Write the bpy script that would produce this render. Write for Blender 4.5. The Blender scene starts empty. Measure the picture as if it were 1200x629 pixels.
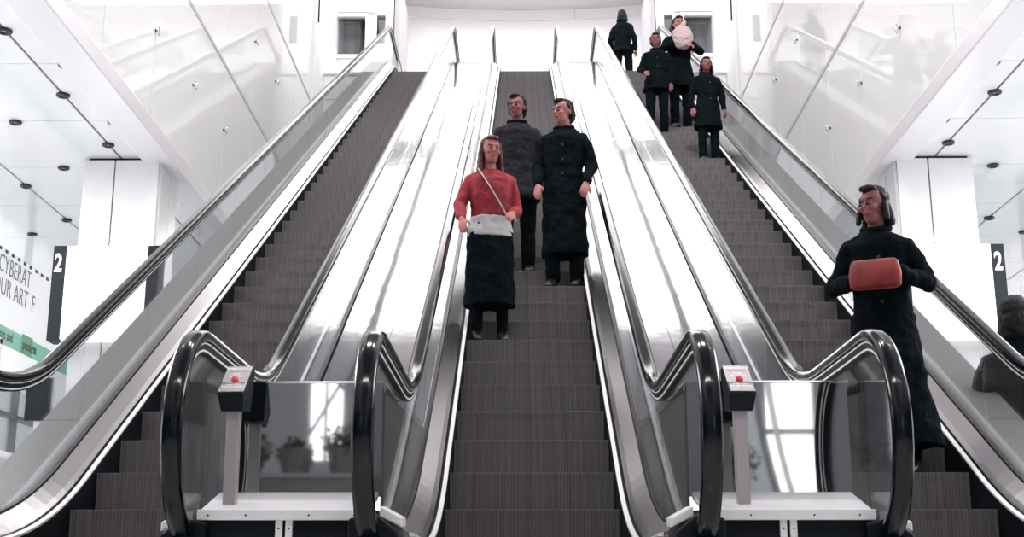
import bpy, math, random
from mathutils import Vector, Matrix
random.seed(7)
C = bpy.context.scene.collection
PI = math.pi
T30 = math.tan(math.radians(30))
FL = -0.06          # concourse floor level
UP = 9.75           # upper landing level

# ------------------------------------------------------------ materials
def mat(name, col, rough=.5, metal=0., coat=0., spec=.5, noise=None, bump=None, emit=None):
    m = bpy.data.materials.new(name); m.use_nodes = True
    nt = m.node_tree; b = nt.nodes['Principled BSDF']
    b.inputs['Base Color'].default_value = (*col, 1)
    b.inputs['Roughness'].default_value = rough
    b.inputs['Metallic'].default_value = metal
    b.inputs['Coat Weight'].default_value = coat
    b.inputs['Coat Roughness'].default_value = .05
    b.inputs['Specular IOR Level'].default_value = spec
    if emit:
        b.inputs['Emission Color'].default_value = (*emit[0], 1); b.inputs['Emission Strength'].default_value = emit[1]
    tc = nt.nodes.new('ShaderNodeTexCoord')
    if noise:     # (scale xyz, detail, amount): gentle variation of the colour
        mp = nt.nodes.new('ShaderNodeMapping'); mp.inputs['Scale'].default_value = noise[0]
        n = nt.nodes.new('ShaderNodeTexNoise'); n.inputs['Scale'].default_value = 1; n.inputs['Detail'].default_value = 6
        r = nt.nodes.new('ShaderNodeMapRange'); r.inputs['From Min'].default_value = .3; r.inputs['From Max'].default_value = .7
        r.inputs['To Min'].default_value = 1-noise[1]; r.inputs['To Max'].default_value = 1+noise[1]
        mx = nt.nodes.new('ShaderNodeVectorMath'); mx.operation = 'SCALE'; mx.inputs[0].default_value = col
        nt.links.new(tc.outputs['Object'], mp.inputs[0]); nt.links.new(mp.outputs[0], n.inputs['Vector'])
        nt.links.new(n.outputs['Fac'], r.inputs['Value']); nt.links.new(r.outputs[0], mx.inputs['Scale'])
        nt.links.new(mx.outputs[0], b.inputs['Base Color'])
    if bump:      # (scale xyz, strength, distance)
        mp = nt.nodes.new('ShaderNodeMapping'); mp.inputs['Scale'].default_value = bump[0]
        n = nt.nodes.new('ShaderNodeTexNoise'); n.inputs['Scale'].default_value = 1; n.inputs['Detail'].default_value = 4
        bp = nt.nodes.new('ShaderNodeBump'); bp.inputs['Strength'].default_value = bump[1]; bp.inputs['Distance'].default_value = bump[2]
        nt.links.new(tc.outputs['Object'], mp.inputs[0]); nt.links.new(mp.outputs[0], n.inputs['Vector'])
        nt.links.new(n.outputs['Fac'], bp.inputs['Height']); nt.links.new(bp.outputs[0], b.inputs['Normal'])
    return m

def glass_mat(name, tint=(.93,.95,.95), ior=1.5, lo=0.0, hi=1.0, rough=.01):
    m = bpy.data.materials.new(name); m.use_nodes = True
    nt = m.node_tree; nt.nodes.clear()
    out = nt.nodes.new('ShaderNodeOutputMaterial')
    tr = nt.nodes.new('ShaderNodeBsdfTransparent'); tr.inputs['Color'].default_value = (*tint, 1)
    gl = nt.nodes.new('ShaderNodeBsdfGlossy'); gl.inputs['Roughness'].default_value = rough; gl.inputs['Color'].default_value = (.95,.95,.96,1)
    fr = nt.nodes.new('ShaderNodeFresnel'); fr.inputs['IOR'].default_value = ior
    r = nt.nodes.new('ShaderNodeMapRange'); r.inputs['To Min'].default_value = lo; r.inputs['To Max'].default_value = hi
    mx = nt.nodes.new('ShaderNodeMixShader')
    nt.links.new(fr.outputs[0], r.inputs['Value']); nt.links.new(r.outputs[0], mx.inputs[0])
    nt.links.new(tr.outputs[0], mx.inputs[1]); nt.links.new(gl.outputs[0], mx.inputs[2])
    nt.links.new(mx.outputs[0], out.inputs[0])
    return m

def step_mat():
    # ribbed die-cast riser: fine vertical cleats plus a few worn streaks along the travel
    m = mat('step_metal', (.15,.14,.148), .6, 0, 0, .3)
    nt = m.node_tree; b = nt.nodes['Principled BSDF']
    tc = nt.nodes.new('ShaderNodeTexCoord'); sx = nt.nodes.new('ShaderNodeSeparateXYZ'); nt.links.new(tc.outputs['Object'], sx.inputs[0])
    w = nt.nodes.new('ShaderNodeMath'); w.operation = 'MULTIPLY'; w.inputs[1].default_value = 2*PI/.0185
    s = nt.nodes.new('ShaderNodeMath'); s.operation = 'SINE'; nt.links.new(sx.outputs['X'], w.inputs[0]); nt.links.new(w.outputs[0], s.inputs[0])
    n = nt.nodes.new('ShaderNodeTexNoise'); n.noise_dimensions = '1D'; n.inputs['Scale'].default_value = 26; n.inputs['Detail'].default_value = 5
    nt.links.new(sx.outputs['X'], n.inputs['W'])
    g = nt.nodes.new('ShaderNodeTexNoise'); g.inputs['Scale'].default_value = 70; nt.links.new(tc.outputs['Object'], g.inputs['Vector'])
    a1 = nt.nodes.new('ShaderNodeMath'); a1.operation = 'MULTIPLY_ADD'; a1.inputs[1].default_value = .16; a1.inputs[2].default_value = .30
    nt.links.new(s.outputs[0], a1.inputs[0])
    a2 = nt.nodes.new('ShaderNodeMath'); a2.operation = 'MULTIPLY_ADD'; a2.inputs[1].default_value = .95; nt.links.new(n.outputs['Fac'], a2.inputs[0]); nt.links.new(a1.outputs[0], a2.inputs[2])
    a3 = nt.nodes.new('ShaderNodeMath'); a3.operation = 'MULTIPLY_ADD'; a3.inputs[1].default_value = .35; nt.links.new(g.outputs['Fac'], a3.inputs[0]); nt.links.new(a2.outputs[0], a3.inputs[2])
    v = nt.nodes.new('ShaderNodeVectorMath'); v.operation = 'SCALE'; v.inputs[0].default_value = (.135,.124,.129)
    nt.links.new(a3.outputs[0], v.inputs['Scale']); nt.links.new(v.outputs[0], b.inputs['Base Color'])
    return m

M = dict(
 step=step_mat(),
 rubber=mat('handrail_rubber', (.002,.004,.006), .13, 0, 0, .32),
 rail_chrome=mat('guide_aluminium', (.72,.70,.71), .16, 1),
 deck=mat('brushed_deck', (.44,.42,.43), .27, 1),
 clad=mat('cladding_steel', (.84,.82,.83), .09, 1, noise=((.8,.5,.8), .06), bump=((.9,.6,.9), .12, .05)),
 clad_out=mat('outer_deck_steel', (.22,.21,.215), .40, .25, 0, .35, bump=((40,40,40), .1, .01)),
 strip=mat('pale_edge_strip', (.93,.91,.92), .35, .1),
 black=mat('black_enamel', (.003,.007,.010), .5, 0, 0, .2),
 skirt=mat('black_skirt', (.003,.006,.009), .5, 0, 0, .15),
 glass=glass_mat('balustrade_glass', (.93,.94,.94), 1.48, .01, .42),
 mirror=mat('reflective_front_panel', (.50,.50,.51), .03, 1),
 white_panel=mat('white_back_painted_glass', (.88,.87,.88), .04, 0, 0, .34),
 white_wall=mat('white_wall_paint', (.84,.83,.84), .6),
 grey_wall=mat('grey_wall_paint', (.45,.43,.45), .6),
 dim_wall=mat('dark_grey_wall', (.16,.16,.17), .7),
 mid_wall=mat('stone_grey_wall', (.34,.33,.35), .7),
 soffit=mat('pale_grey_soffit', (.62,.61,.62), .6),
 ceil=mat('gloss_ceiling_panel', (.80,.81,.82), .10, 0, .3),
 seam=mat('shadow_gap', (.008,.01,.012), .8, 0, 0, .1),
 seam_pale=mat('pale_joint', (.45,.44,.46), .6),
 edge=mat('pale_fascia', (.80,.78,.80), .35, .1),
 col=mat('column_cladding', (.80,.80,.81), .22, 0, .2, noise=((3,3,1), .03)),
 chrome=mat('chrome', (.75,.75,.76), .12, 1),
 dark_metal=mat('dark_bronze', (.05,.045,.05), .3, .6),
 lamp=mat('lamp_lens', (.5,.5,.5), .4, emit=((1,1,1), .12)),
 lightbox=mat('backlit_panel', (.9,.9,.9), .4, emit=((1,1,1), 1.15)),
 fill_panel=mat('added_ceiling_glow', (.9,.9,.9), .5, emit=((1,.985,.99), 3.6)),  # unseen emitter added to brighten the upper hall and deck reflections
 glow_white=mat('white_with_added_glow', (.90,.90,.90), .3, emit=((1,1,1), .22)),  # faint glow added so board, tiles and counter top read whiter
 green=mat('green_band', (.20,.62,.42), .4),
 green_dark=mat('dark_green_block', (.07,.33,.13), .4),
 letter=mat('thin_grey_letters', (.22,.23,.24), .5),
 letter_dark=mat('black_letters', (.02,.03,.03), .5),
 letter_white=mat('white_letters', (.92,.92,.92), .5, emit=((1,1,1), .25)),
 red_letter=mat('red_letters', (.72,.10,.10), .5),
 plate=mat('brushed_face_plate', (.50,.46,.47), .35, .5),
 red=mat('red_button', (.85,.06,.04), .2, 0, .5),
 floor=mat('polished_stone_floor', (.74,.73,.74), .12, 0, .2, noise=((.35,.5,1), .45)),
 floor_up=mat('pale_upper_floor', (.75,.74,.75), .3),
 leaf=mat('dark_leaves', (.06,.09,.06), .6, noise=((6,6,6), .5)),
 planter=mat('grey_planter', (.14,.15,.15), .6),
 mullion=mat('grey_mullion', (.22,.22,.23), .4),
 sky_pane=glass_mat('window_glass', (.95,.97,.98), 1.4, .02, .6),
 frost=mat('pale_blue_panel', (.80,.88,.90), .5),
 concrete=mat('mid_grey_column', (.34,.33,.35), .7, noise=((4,4,4), .12)),
 screen=mat('black_screen', (.01,.016,.02), .15),
 coat_black=mat('black_wool', (.003,.006,.008), .95, 0, 0, .08, bump=((25,25,25), .5, .02)),
 coat_grey=mat('charcoal_cloth', (.022,.022,.026), .95, 0, 0, .1, bump=((25,25,25), .5, .02)),
 top_red=mat('red_knit', (.26,.016,.026), .8, noise=((9,9,9), .35), bump=((40,40,40), .4, .01)),
 cloth_pale=mat('pale_grey_cloth', (.50,.49,.50), .8, bump=((30,30,30), .4, .01)),
 cloth_grey=mat('grey_cloth', (.17,.16,.17), .8, bump=((30,30,30), .4, .01)),
 hair=mat('dark_hair', (.006,.006,.008), .6, 0, 0, .3, bump=((80,80,8), .6, .01)),
 hair_red=mat('dark_red_hair', (.07,.010,.014), .5, noise=((20,20,3), .4), bump=((80,80,8), .6, .01)),
 skin=mat('skin', (.36,.13,.12), .5, noise=((5,5,5), .08)),
 skin_d=mat('ruddy_skin', (.22,.075,.07), .5),
 eye=mat('eye_white', (.30,.26,.26), .4), iris=mat('iris', (.02,.015,.012), .2),
 lip=mat('lips', (.45,.06,.07), .4),
 bag_red=mat('dark_red_bag', (.20,.014,.014), .6, noise=((9,9,9), .5)),
 leather=mat('black_leather', (.004,.007,.009), .45, 0, .2, bump=((60,60,60), .3, .005)),
 bag_pale=mat('pale_pink_fabric', (.50,.38,.37), .7, noise=((8,8,8), .12), bump=((12,12,12), .5, .02)),
)

# ------------------------------------------------------------ mesh helpers
class MB:
    def __init__(s): s.v = []; s.f = []; s.mi = []; s.cur = 0; s.sm = []; s.smooth = False
    def face(s, *idx): s.f.append(tuple(idx)); s.mi.append(s.cur); s.sm.append(s.smooth)
    def vert(s, *p): s.v.append(tuple(p)); return len(s.v)-1
    def box(s, x0, x1, y0, y1, z0, z1):
        i = len(s.v)
        for z in (z0, z1):
            for x, y in ((x0,y0),(x1,y0),(x1,y1),(x0,y1)): s.v.append((x,y,z))
        for q in ((3,2,1,0),(4,5,6,7),(0,1,5,4),(1,2,6,5),(2,3,7,6),(3,0,4,7)): s.face(*[i+k for k in q])
        return s
    def quadstrip(s, A, B, flip=False):
        i = len(s.v); s.v += [tuple(a) for a in A]; n = len(A); s.v += [tuple(b) for b in B]
        for k in range(n-1):
            q = (i+k, i+k+1, i+n+k+1, i+n+k)
            s.face(*(q[::-1] if flip else q))
        return s
    def rings(s, R, cap=True, close=False):
        """R: list of equal-length closed loops"""
        i = len(s.v); n = len(R[0])
        for r in R: s.v += [tuple(p) for p in r]
        m = len(R)
        for a in range(m if close else m-1):
            b = (a+1) % m
            for k in range(n):
                k2 = (k+1) % n
                s.face(i+a*n+k, i+a*n+k2, i+b*n+k2, i+b*n+k)
        if cap and not close:
            s.face(*[i+k for k in range(n)][::-1]); s.face(*[i+(m-1)*n+k for k in range(n)])
        return s
    def tube(s, P, r, n=8, flat=1.):
        P = [Vector(p) for p in P]; R = []
        up0 = Vector((0,0,1))
        for k, p in enumerate(P):
            d = (P[min(k+1, len(P)-1)] - P[max(k-1, 0)]).normalized()
            u = up0 if abs(d.dot(up0)) < .9 else Vector((0,1,0))
            a = d.cross(u).normalized(); b = a.cross(d).normalized()
            rr = r[k] if isinstance(r, (list, tuple)) else r
            R.append([p + a*math.cos(2*PI*j/n)*rr + b*math.sin(2*PI*j/n)*rr*flat for j in range(n)])
        return s.rings(R)
    def lathe(s, prof, n=24, c=(0,0,0), axis='z'):
        R = []
        for r, z in prof:
            ring = []
            for j in range(n):
                a = 2*PI*j/n; x, y = r*math.cos(a), r*math.sin(a)
                ring.append((c[0]+x, c[1]+y, c[2]+z) if axis == 'z' else ((c[0]+z, c[1]+x, c[2]+y) if axis == 'x' else (c[0]+x, c[1]-z, c[2]+y)))
            R.append(ring)
        return s.rings(R)
    def ell(s, c, rx, ry, rz, n=14, m=9, tilt=0):
        R = []
        for a in range(1, m):
            t = PI*a/m; z = -math.cos(t)*rz; q = math.sin(t)
            R.append([(c[0]+math.cos(2*PI*j/n)*rx*q, c[1]+math.sin(2*PI*j/n)*ry*q + z*tilt, c[2]+z) for j in range(n)])
        return s.rings(R)
    def cap(s, p, q, r1, r2, n=12, flat=1.):
        p, q = Vector(p), Vector(q); d = (q-p); L = d.length; d.normalize()
        u = Vector((1,0,0)) if abs(d.x) < .8 else Vector((0,1,0))
        b = d.cross(u).normalized(); a = b.cross(d).normalized()
        R = []
        for t in (-75,-45,-15): R.append((p + d*math.sin(math.radians(t))*r1, math.cos(math.radians(t))*r1))
        for t in (15,45,75): R.append((q + d*math.sin(math.radians(t))*r2, math.cos(math.radians(t))*r2))
        return s.rings([[c + a*math.cos(2*PI*j/n)*r + b*math.sin(2*PI*j/n)*r*flat for j in range(n)] for c, r in R])
    def loft(s, secs, n=20, pw=2.):
        """secs: (z, cx, cy, rx, ry)"""
        R = []
        for z, cx, cy, rx, ry in secs:
            ring = []
            for j in range(n):
                a = 2*PI*j/n; ca, sa = math.cos(a), math.sin(a)
                ring.append((cx + math.copysign(abs(ca)**(2/pw), ca)*rx, cy + math.copysign(abs(sa)**(2/pw), sa)*ry, z))
            R.append(ring)
        return s.rings(R)
    def mesh(s, name, mats):
        me = bpy.data.meshes.new(name); me.from_pydata(s.v, [], s.f)
        for m in (mats if isinstance(mats, (list, tuple)) else [mats]): me.materials.append(m)
        me.polygons.foreach_set('material_index', s.mi); me.polygons.foreach_set('use_smooth', s.sm)
        me.update(); return me
def rel(mesh_obj, parent):
    mesh_obj.parent = parent
def obj(name, mb, m, parent=None, loc=None, bevel=0, smooth=None, label=None):
    me = mb.mesh(name, m) if isinstance(mb, MB) else mb
    o = bpy.data.objects.new(name, me); C.objects.link(o)
    if parent: o.parent = parent
    if loc: o.location = loc
    if smooth: me.polygons.foreach_set('use_smooth', [True]*len(me.polygons))
    if bevel:
        b = o.modifiers.new('bevel', 'BEVEL'); b.width = bevel; b.segments = 2; b.limit_method = 'ANGLE'; b.angle_limit = .6
    if label: o['label'] = label
    return o
def thing(name, label, cat, loc=(0,0,0), rz=0, group=None):
    o = bpy.data.objects.new(name, None); C.objects.link(o); o.location = loc; o.rotation_euler = (0,0,rz)
    o.empty_display_size = .2; tag(o, label, cat, group); return o
def tag(o, label, cat, group=None):
    o['label'] = label; o['category'] = cat
    if group: o['group'] = group
    return o
def struct(name, mb, m, bevel=0):
    o = obj(name, mb, m, bevel=bevel); o['kind'] = 'structure'; return o
def text(name, body, size, m, parent, loc, rot, depth=.002, sx=1., align='LEFT', off=0.):
    cu = bpy.data.curves.new(name, 'FONT'); cu.body = body; cu.size = size; cu.extrude = depth; cu.align_x = align; cu.offset = off
    t = bpy.data.objects.new(name, cu)
    me = bpy.data.meshes.new_from_object(t); bpy.data.objects.remove(t)
    me.materials.clear(); me.materials.append(m)
    o = bpy.data.objects.new(name, me); C.objects.link(o); o.parent = parent
    o.location = loc; o.rotation_euler = rot; o.scale = (sx,1,1); return o

# ------------------------------------------------------------ escalator profiles (world Y -> Z)
def path_fn(z0, c, z1, R0=3., R1=2.):
    Yk0 = (z0-c)/T30; Yk1 = (z1-c)/T30
    t0, t1 = R0*math.tan(PI/12), R1*math.tan(PI/12); c30 = math.cos(PI/6)
    def f(Y):
        if Y <= Yk0-t0: return z0
        if Y < Yk0+t0*c30: return z0+R0-math.sqrt(max(0, R0*R0-(Y-Yk0+t0)**2))
        if Y <= Yk1-t1*c30: return c+T30*Y
        if Y < Yk1+t1: return z1-R1+math.sqrt(max(0, R1*R1-(Y-Yk1-t1)**2))
        return z1
    return f
fG = path_fn(.33, -3.487, UP+.36)          # deck line at the glass
fI = path_fn(.26, -3.566, UP+.28)          # deck line at the steps
fS = path_fn(FL, -3.625, UP, 2., 1.5)      # nosing line
def stations(a, b, d=.4): 
    n = max(2, int((b-a)/d)+1); return [a+(b-a)*k/(n-1) for k in range(n)]

def rail_path(Yf, ztop, r, Ye=26.2):
    """handrail centreline from the lower newel round to the upper one"""
    fR = path_fn(ztop, -2.794, 10.85, 1.7, 1.2)
    Yc, zc = Yf+r, ztop-r; P = []
    P.append((Yc+.30, zc-r+.02)); P.append((Yc+.12, zc-r))
    for k in range(0, 19):
        a = math.radians(-90-180*k/18); P.append((Yc+math.cos(a)*r, zc+math.sin(a)*r))
    Y = Yc+.12
    while Y < Ye-r: P.append((Y, fR(Y))); Y += .12 if (Y < 8.4 or Y > 22.6) else .6
    zt = 10.85
    for k in range(0, 15):
        a = math.radians(90-180*k/14); P.append((Ye-r+math.cos(a)*r, zt-r+math.sin(a)*r))
    return P, fR
def sweep_yz(mb, P, X, prof):
    """prof: closed loop of (x, n) with n along the outward normal of the path"""
    R = []
    for k, (y, z) in enumerate(P):
        y0, z0 = P[max(k-1,0)]; y1, z1 = P[min(k+1,len(P)-1)]
        L = math.hypot(y1-y0, z1-z0); ty, tz = (y1-y0)/L, (z1-z0)/L
        ny, nz = -tz, ty
        R.append([(X+px, y+ny*pn, z+nz*pn) for px, pn in prof])
    mb.rings(R)
RAIL = [(-.040,-.004),(-.037,.012),(-.026,.021),(-.010,.024),(.010,.024),(.026,.021),(.037,.012),(.040,-.004),(.038,-.018),(.030,-.024),(.022,-.020),(-.022,-.020),(-.030,-.024),(-.038,-.018)]
GUIDE = [(-.021,-.019),(.021,-.019),(.019,-.040),(.012,-.048),(-.012,-.048),(-.019,-.040)]
GUIDE2 = [(-.014,-.046),(.014,-.046),(.014,-.074),(-.014,-.074)]
TRIM1 = [(-.0245,-.030),(.0245,-.030),(.0235,-.035),(-.0235,-.035)]
TRIM2 = [(-.016,-.058),(.016,-.058),(.016,-.066),(-.016,-.066)]

step_mesh = None
def build_step_mesh():
    mb = MB(); w = .463
    # curved riser then tread; origin at the nosing centre
    prof = [(-.012,-.014),(.006,0.)]
    A = [(0,-.246),(-.004,-.20),(-.007,-.12),(-.010,-.05),(-.012,-.012),(-.012,-.001),(-.010,0),(.41,0),(.41,-.03),(.03,-.03),(.03,-.246)]
    mb.rings([[(-w,y,z) for y,z in A],[(w,y,z) for y,z in A]])
    # yellow-free nosing cleats as raised ribs along the front edge
    n = 27
    for k in range(n):
        x = -w+.02+(2*w-.04)*k/(n-1)
        mb.rings([[(x-.004,y,z) for y,z in ((-.013,-.05),(-.0165,-.012),(-.0165,0),(.02,0),(.02,-.05))],
                  [(x+.004,y,z) for y,z in ((-.013,-.05),(-.0165,-.012),(-.0165,0),(.02,0),(.02,-.05))]])
    return mb.mesh('step', M['step'])
step_mesh = build_step_mesh()

def escalator(cx, Yf, ztop, r, label):
    e = thing('escalator', label, 'escalator', (cx, Yf+1.0, FL))
    oy, oz = -(Yf+1.0), -FL
    def fix(mb):
        mb.v = [(x, y+oy, z+oz) for x, y, z in mb.v]; return mb
    P, fR = rail_path(Yf, ztop, r)
    Yc, zc = Yf+r, ztop-r
    Ye = 26.2
    # steps
    Y = 5.5; 
    while Y < 23.5:
        o = obj('step', step_mesh, None, e, (0, Y+oy, fS(Y)+oz)); Y += .4
    mb = MB().box(-.5,.5, 23.55,24.3, UP-.05, UP+.004)
    for k in range(40): mb.box(-.49+.0248*k, -.48+.0248*k, 23.56, 23.75, UP+.004, UP+.012)
    obj('comb_plate', fix(mb), M['plate'], e)
    mb = MB().box(-.5,.5, 4.9,5.5, FL, FL+.012)
    for k in range(40): mb.box(-.49+.0248*k, -.48+.0248*k, 5.36, 5.5, FL+.012, FL+.02)
    obj('comb_plate', fix(mb), M['plate'], e)
    for s in (-1, 1):
        X = .62*s
        mb = MB(); mb.smooth = True; sweep_yz(mb, P, X, RAIL); obj('handrail', fix(mb), M['rubber'], e)
        mb = MB(); Pg = P[3:-2]; sweep_yz(mb, Pg, X, GUIDE); sweep_yz(mb, Pg, X, GUIDE2)
        obj('handrail_guide', fix(mb), M['black'], e)
        mb = MB(); sweep_yz(mb, Pg, X, TRIM1); obj('guide_trim', fix(mb), M['strip'], e); mb = MB(); sweep_yz(mb, Pg, X, TRIM2); obj('guide_trim', fix(mb), M['strip'], e)  # pale white instead of chrome paints in the trims' bright highlight line
        # balustrade glass panels
        def top(Y):
            if Y < Yc: return zc+math.sqrt(max(0,(r-.055)**2-(Y-Yc)**2))
            if Y > Ye-r: return 10.85-r+math.sqrt(max(0,(r-.055)**2-(Y-Ye+r)**2))
            return fR(Y)-.060/math.cos(math.atan((fR(Y+.05)-fR(Y-.05))/.1))
        def bot(Y):
            b = fG(Y)-.02
            if Y < Yc: b = max(b, zc-math.sqrt(max(0,(r-.055)**2-(Y-Yc)**2)))
            if Y > Ye-r: b = max(b, 10.85-r-math.sqrt(max(0,(r-.055)**2-(Y-Ye+r)**2)))
            return min(b, top(Y))
        cuts = [Yf+.056, 6.35] + [6.35+1.23*k for k in range(1, 16)] + [Ye-.056]
        for a, b in zip(cuts[:-1], cuts[1:]):
            st = stations(a+.004, b-.004, .06 if a < 7.5 or a > 22.4 else .4)
            if b == cuts[1]: st = [a+(b-a-.004)*(k/30)**1.6 for k in range(31)]
            lo = [(X-.005,y,bot(y)) for y in st]; hi = [(X-.005,y,top(y)) for y in st]
            lo2 = [(X+.005,y,z) for x,y,z in lo]; hi2 = [(X+.005,y,z) for x,y,z in hi]
            g = MB(); g.rings([[p,q,q2,p2] for p,q,q2,p2 in zip(lo,hi,hi2,lo2)])
            obj('glass_panel', fix(g), M['glass'], e)
        # inner deck, from the glass down to the skirt
        y0, y1 = Yf+.50, 25.75
        st = stations(y0, y1, .12)
        def prof_deck(y): 
            return [(s*.604,y,fG(y)), (s*.530,y,fI(y)+.026), (s*.508,y,fI(y)+.004), (s*.508,y,fI(y)-.05), (s*.604,y,fG(y)-.10)]
        mb = MB(); mb.rings([prof_deck(y) for y in st]); obj('inner_deck', fix(mb), M['deck'], e)
        mb = MB(); mb.rings([[(s*.636,y,fG(y)+.012),(s*.609,y,fG(y)+.012),(s*.609,y,fG(y)-.10),(s*.636,y,fG(y)-.10)] for y in st])
        obj('glass_clamp', fix(mb), M['dark_metal'], e)
        mb = MB(); mb.rings([[(s*.490,y,fI(y)+.000),(s*.468,y,fI(y)-.006),(s*.468,y,fI(y)-.018),(s*.490,y,fI(y)-.018)] for y in st])
        obj('edge_strip', fix(mb), M['strip'], e)
        mb = MB(); mb.rings([[(s*.506,y,fI(y)-.020),(s*.467,y,fI(y)-.020),(s*.467,y,fS(y)-.30),(s*.506,y,fS(y)-.30)] for y in st])
        obj('skirt_panel', fix(mb), M['skirt'], e)
        # newel base and its pale end cap
        mb = MB()
        A = [(s*.70, .30),(s*.60,.32),(s*.515,.25),(s*.515,FL),(s*.70,FL)]
        mb.rings([[(x, Yf+.30, z) for x,z in A],[(x, Yf+.52, z) for x,z in A]])
        obj('newel_base', fix(mb), M['black'], e, bevel=.01)
        mb = MB()
        A = [(s*.590,.350),(s*.505,.305),(s*.505,.268),(s*.590,.308)]
        mb.rings([[(x, Yf+.36, z) for x,z in A],[(x, Yf+.53, z+.01) for x,z in A]])
        obj('end_cap', fix(mb), M['strip'], e, bevel=.006)
    # truss casing under the steps
    mb = MB()
    st = stations(5.0, 24.2, .4)
    mb.rings([[(-.50,y,fS(y)-.30),(.50,y,fS(y)-.30),(.50,y,max(FL-.35,fS(y)-.75)),(-.50,y,max(FL-.35,fS(y)-.75))] for y in st])
    obj('truss_casing', fix(mb), M['black'], e)
    return e, fix

eL, _ = escalator(-2.0, 4.96, 1.07, .43, 'left of the three escalators, empty dark ribbed steps rising beside the left wall')
eC, _ = escalator(0.0, 4.66, 1.00, .395, 'middle escalator of the three, carrying the woman in red and two dark figures')
eR, _ = escalator(2.0, 4.96, 1.07, .43, 'right of the three escalators, carrying people in black near its top and bottom')

# ------------------------------------------------------------ cladding decks between and outside the escalators
def cladding(x0, x1, label, m, hz, kind):
    e = thing('cladding_deck', label, 'metal cladding', ((x0+x1)/2, 7, FL))
    ox = (x0+x1)/2
    f = path_fn(.92 if kind == 'mid' else .30, hz, UP+.30, 1.2 if kind == 'mid' else 3., 1.)
    y0 = 5.66 if kind == 'mid' else 5.2
    if kind == 'mid': f0 = f; f = lambda Y: max(f0(Y), .92+.055*(min(Y,7.9)-5.66))
    cuts = [y0, 7.9] + [7.9+2.05*k for k in range(1, 8)] + [23.9]
    hw = (x1-x0)/2
    lanes = [(-hw, 0), (0, hw)] if kind == 'mid' else [(-hw, hw)]
    for la, lb in lanes:
        for a, b in zip(cuts[:-1], cuts[1:]):
            st = stations(a+.003, b-.003, .15 if (a < 8 or b > 22) else 1.1)
            g = MB(); g.rings([[(la+.0015,y-7,f(y)-FL),(lb-.0015,y-7,f(y)-FL),(lb-.0015,y-7,f(y)-.04-FL),(la+.0015,y-7,f(y)-.04-FL)] for y in st])
            obj('deck_panel', g, m, e)
    st = stations(y0+.01, 23.88, .15)
    for sx in (-hw+.002, hw-.014):
        g = MB(); g.rings([[(sx,y-7,f(y)-.042-FL),(sx+.012,y-7,f(y)-.042-FL),(sx+.012,y-7,max(0,f(y)-FL-1.5)),(sx,y-7,max(0,f(y)-FL-1.5))] for y in st])
        obj('side_panel', g, M['clad_out'], e)
    g = MB(); g.rings([[(-hw+.02,y-7,f(y)-.045-FL),(hw-.02,y-7,f(y)-.045-FL),(hw-.02,y-7,f(y)-.06-FL),(-hw+.02,y-7,f(y)-.06-FL)] for y in st])
    obj('backing_sheet', g, M['seam'], e)
    return e
cladding(-1.355, -.645, 'reflective steel deck rising between the left and middle escalators', M['clad'], -3.50, 'mid')
cladding(.645, 1.355, 'reflective steel deck rising between the middle and right escalators', M['clad'], -3.50, 'mid')
cladding(-2.95, -2.645, 'grey steel outer deck along the wall side of the left escalator', M['clad_out'], -3.50, 'out')
cladding(2.645, 2.95, 'grey steel outer deck along the wall side of the right escalator', M['clad_out'], -3.50, 'out')

# ------------------------------------------------------------ barriers at the foot between newels
def barrier(cx, label):
    e = thing('front_barrier', label, 'panel', (cx, 5.5, FL))
    def L(mb): mb.v = [(x, y-5.5, z-FL) for x,y,z in mb.v]; return mb
    obj('reflective_panel', L(MB().box(-.345,.345, 5.635,5.65, .43,.915)), M['mirror'], e)
    obj('panel_top_edge', L(MB().box(-.35,.35, 5.625,5.655, .915,.923)), M['chrome'], e)
    g = MB(); A = [(5.30,.352),(5.64,.450),(5.64,.42),(5.30,.34)]
    g.rings([[(-.335,y,z) for y,z in A],[(.335,y,z) for y,z in A]]); obj('sloping_sill', L(g), M['edge'], e)
    obj('front_strip', L(MB().box(-.345,.345, 5.285,5.305, .312,.354)), M['strip'], e, bevel=.003)
    obj('kick_panel', L(MB().box(-.33,.33, 5.32,5.335, FL,.335)), M['black'], e)
    for x in (-.02,.02): 
        b = obj('bracket', L(MB().box(cx*0+x-.0135, x+.0135, 5.30,5.318, FL,.312)), M['strip'], e)
        for z in (.28,.20): 
            g = MB().lathe([(.004,0),(.004,.003),(.002,.004)], 10, (x, 5.30, z), 'y'); obj('screw', L(g), M['dark_metal'], b)
    for x in (-.30,-.15,.10,.28):
        g = MB().lathe([(.004,0),(.004,.003),(.002,.004)], 10, (x, 5.285, .331), 'y'); obj('screw', L(g), M['dark_metal'], e)
    return e
barrier(-1.0, 'mirror-like front panel with pale sill between the left and middle escalator newels')
barrier(1.0, 'mirror-like front panel with pale sill between the middle and right escalator newels')

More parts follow.
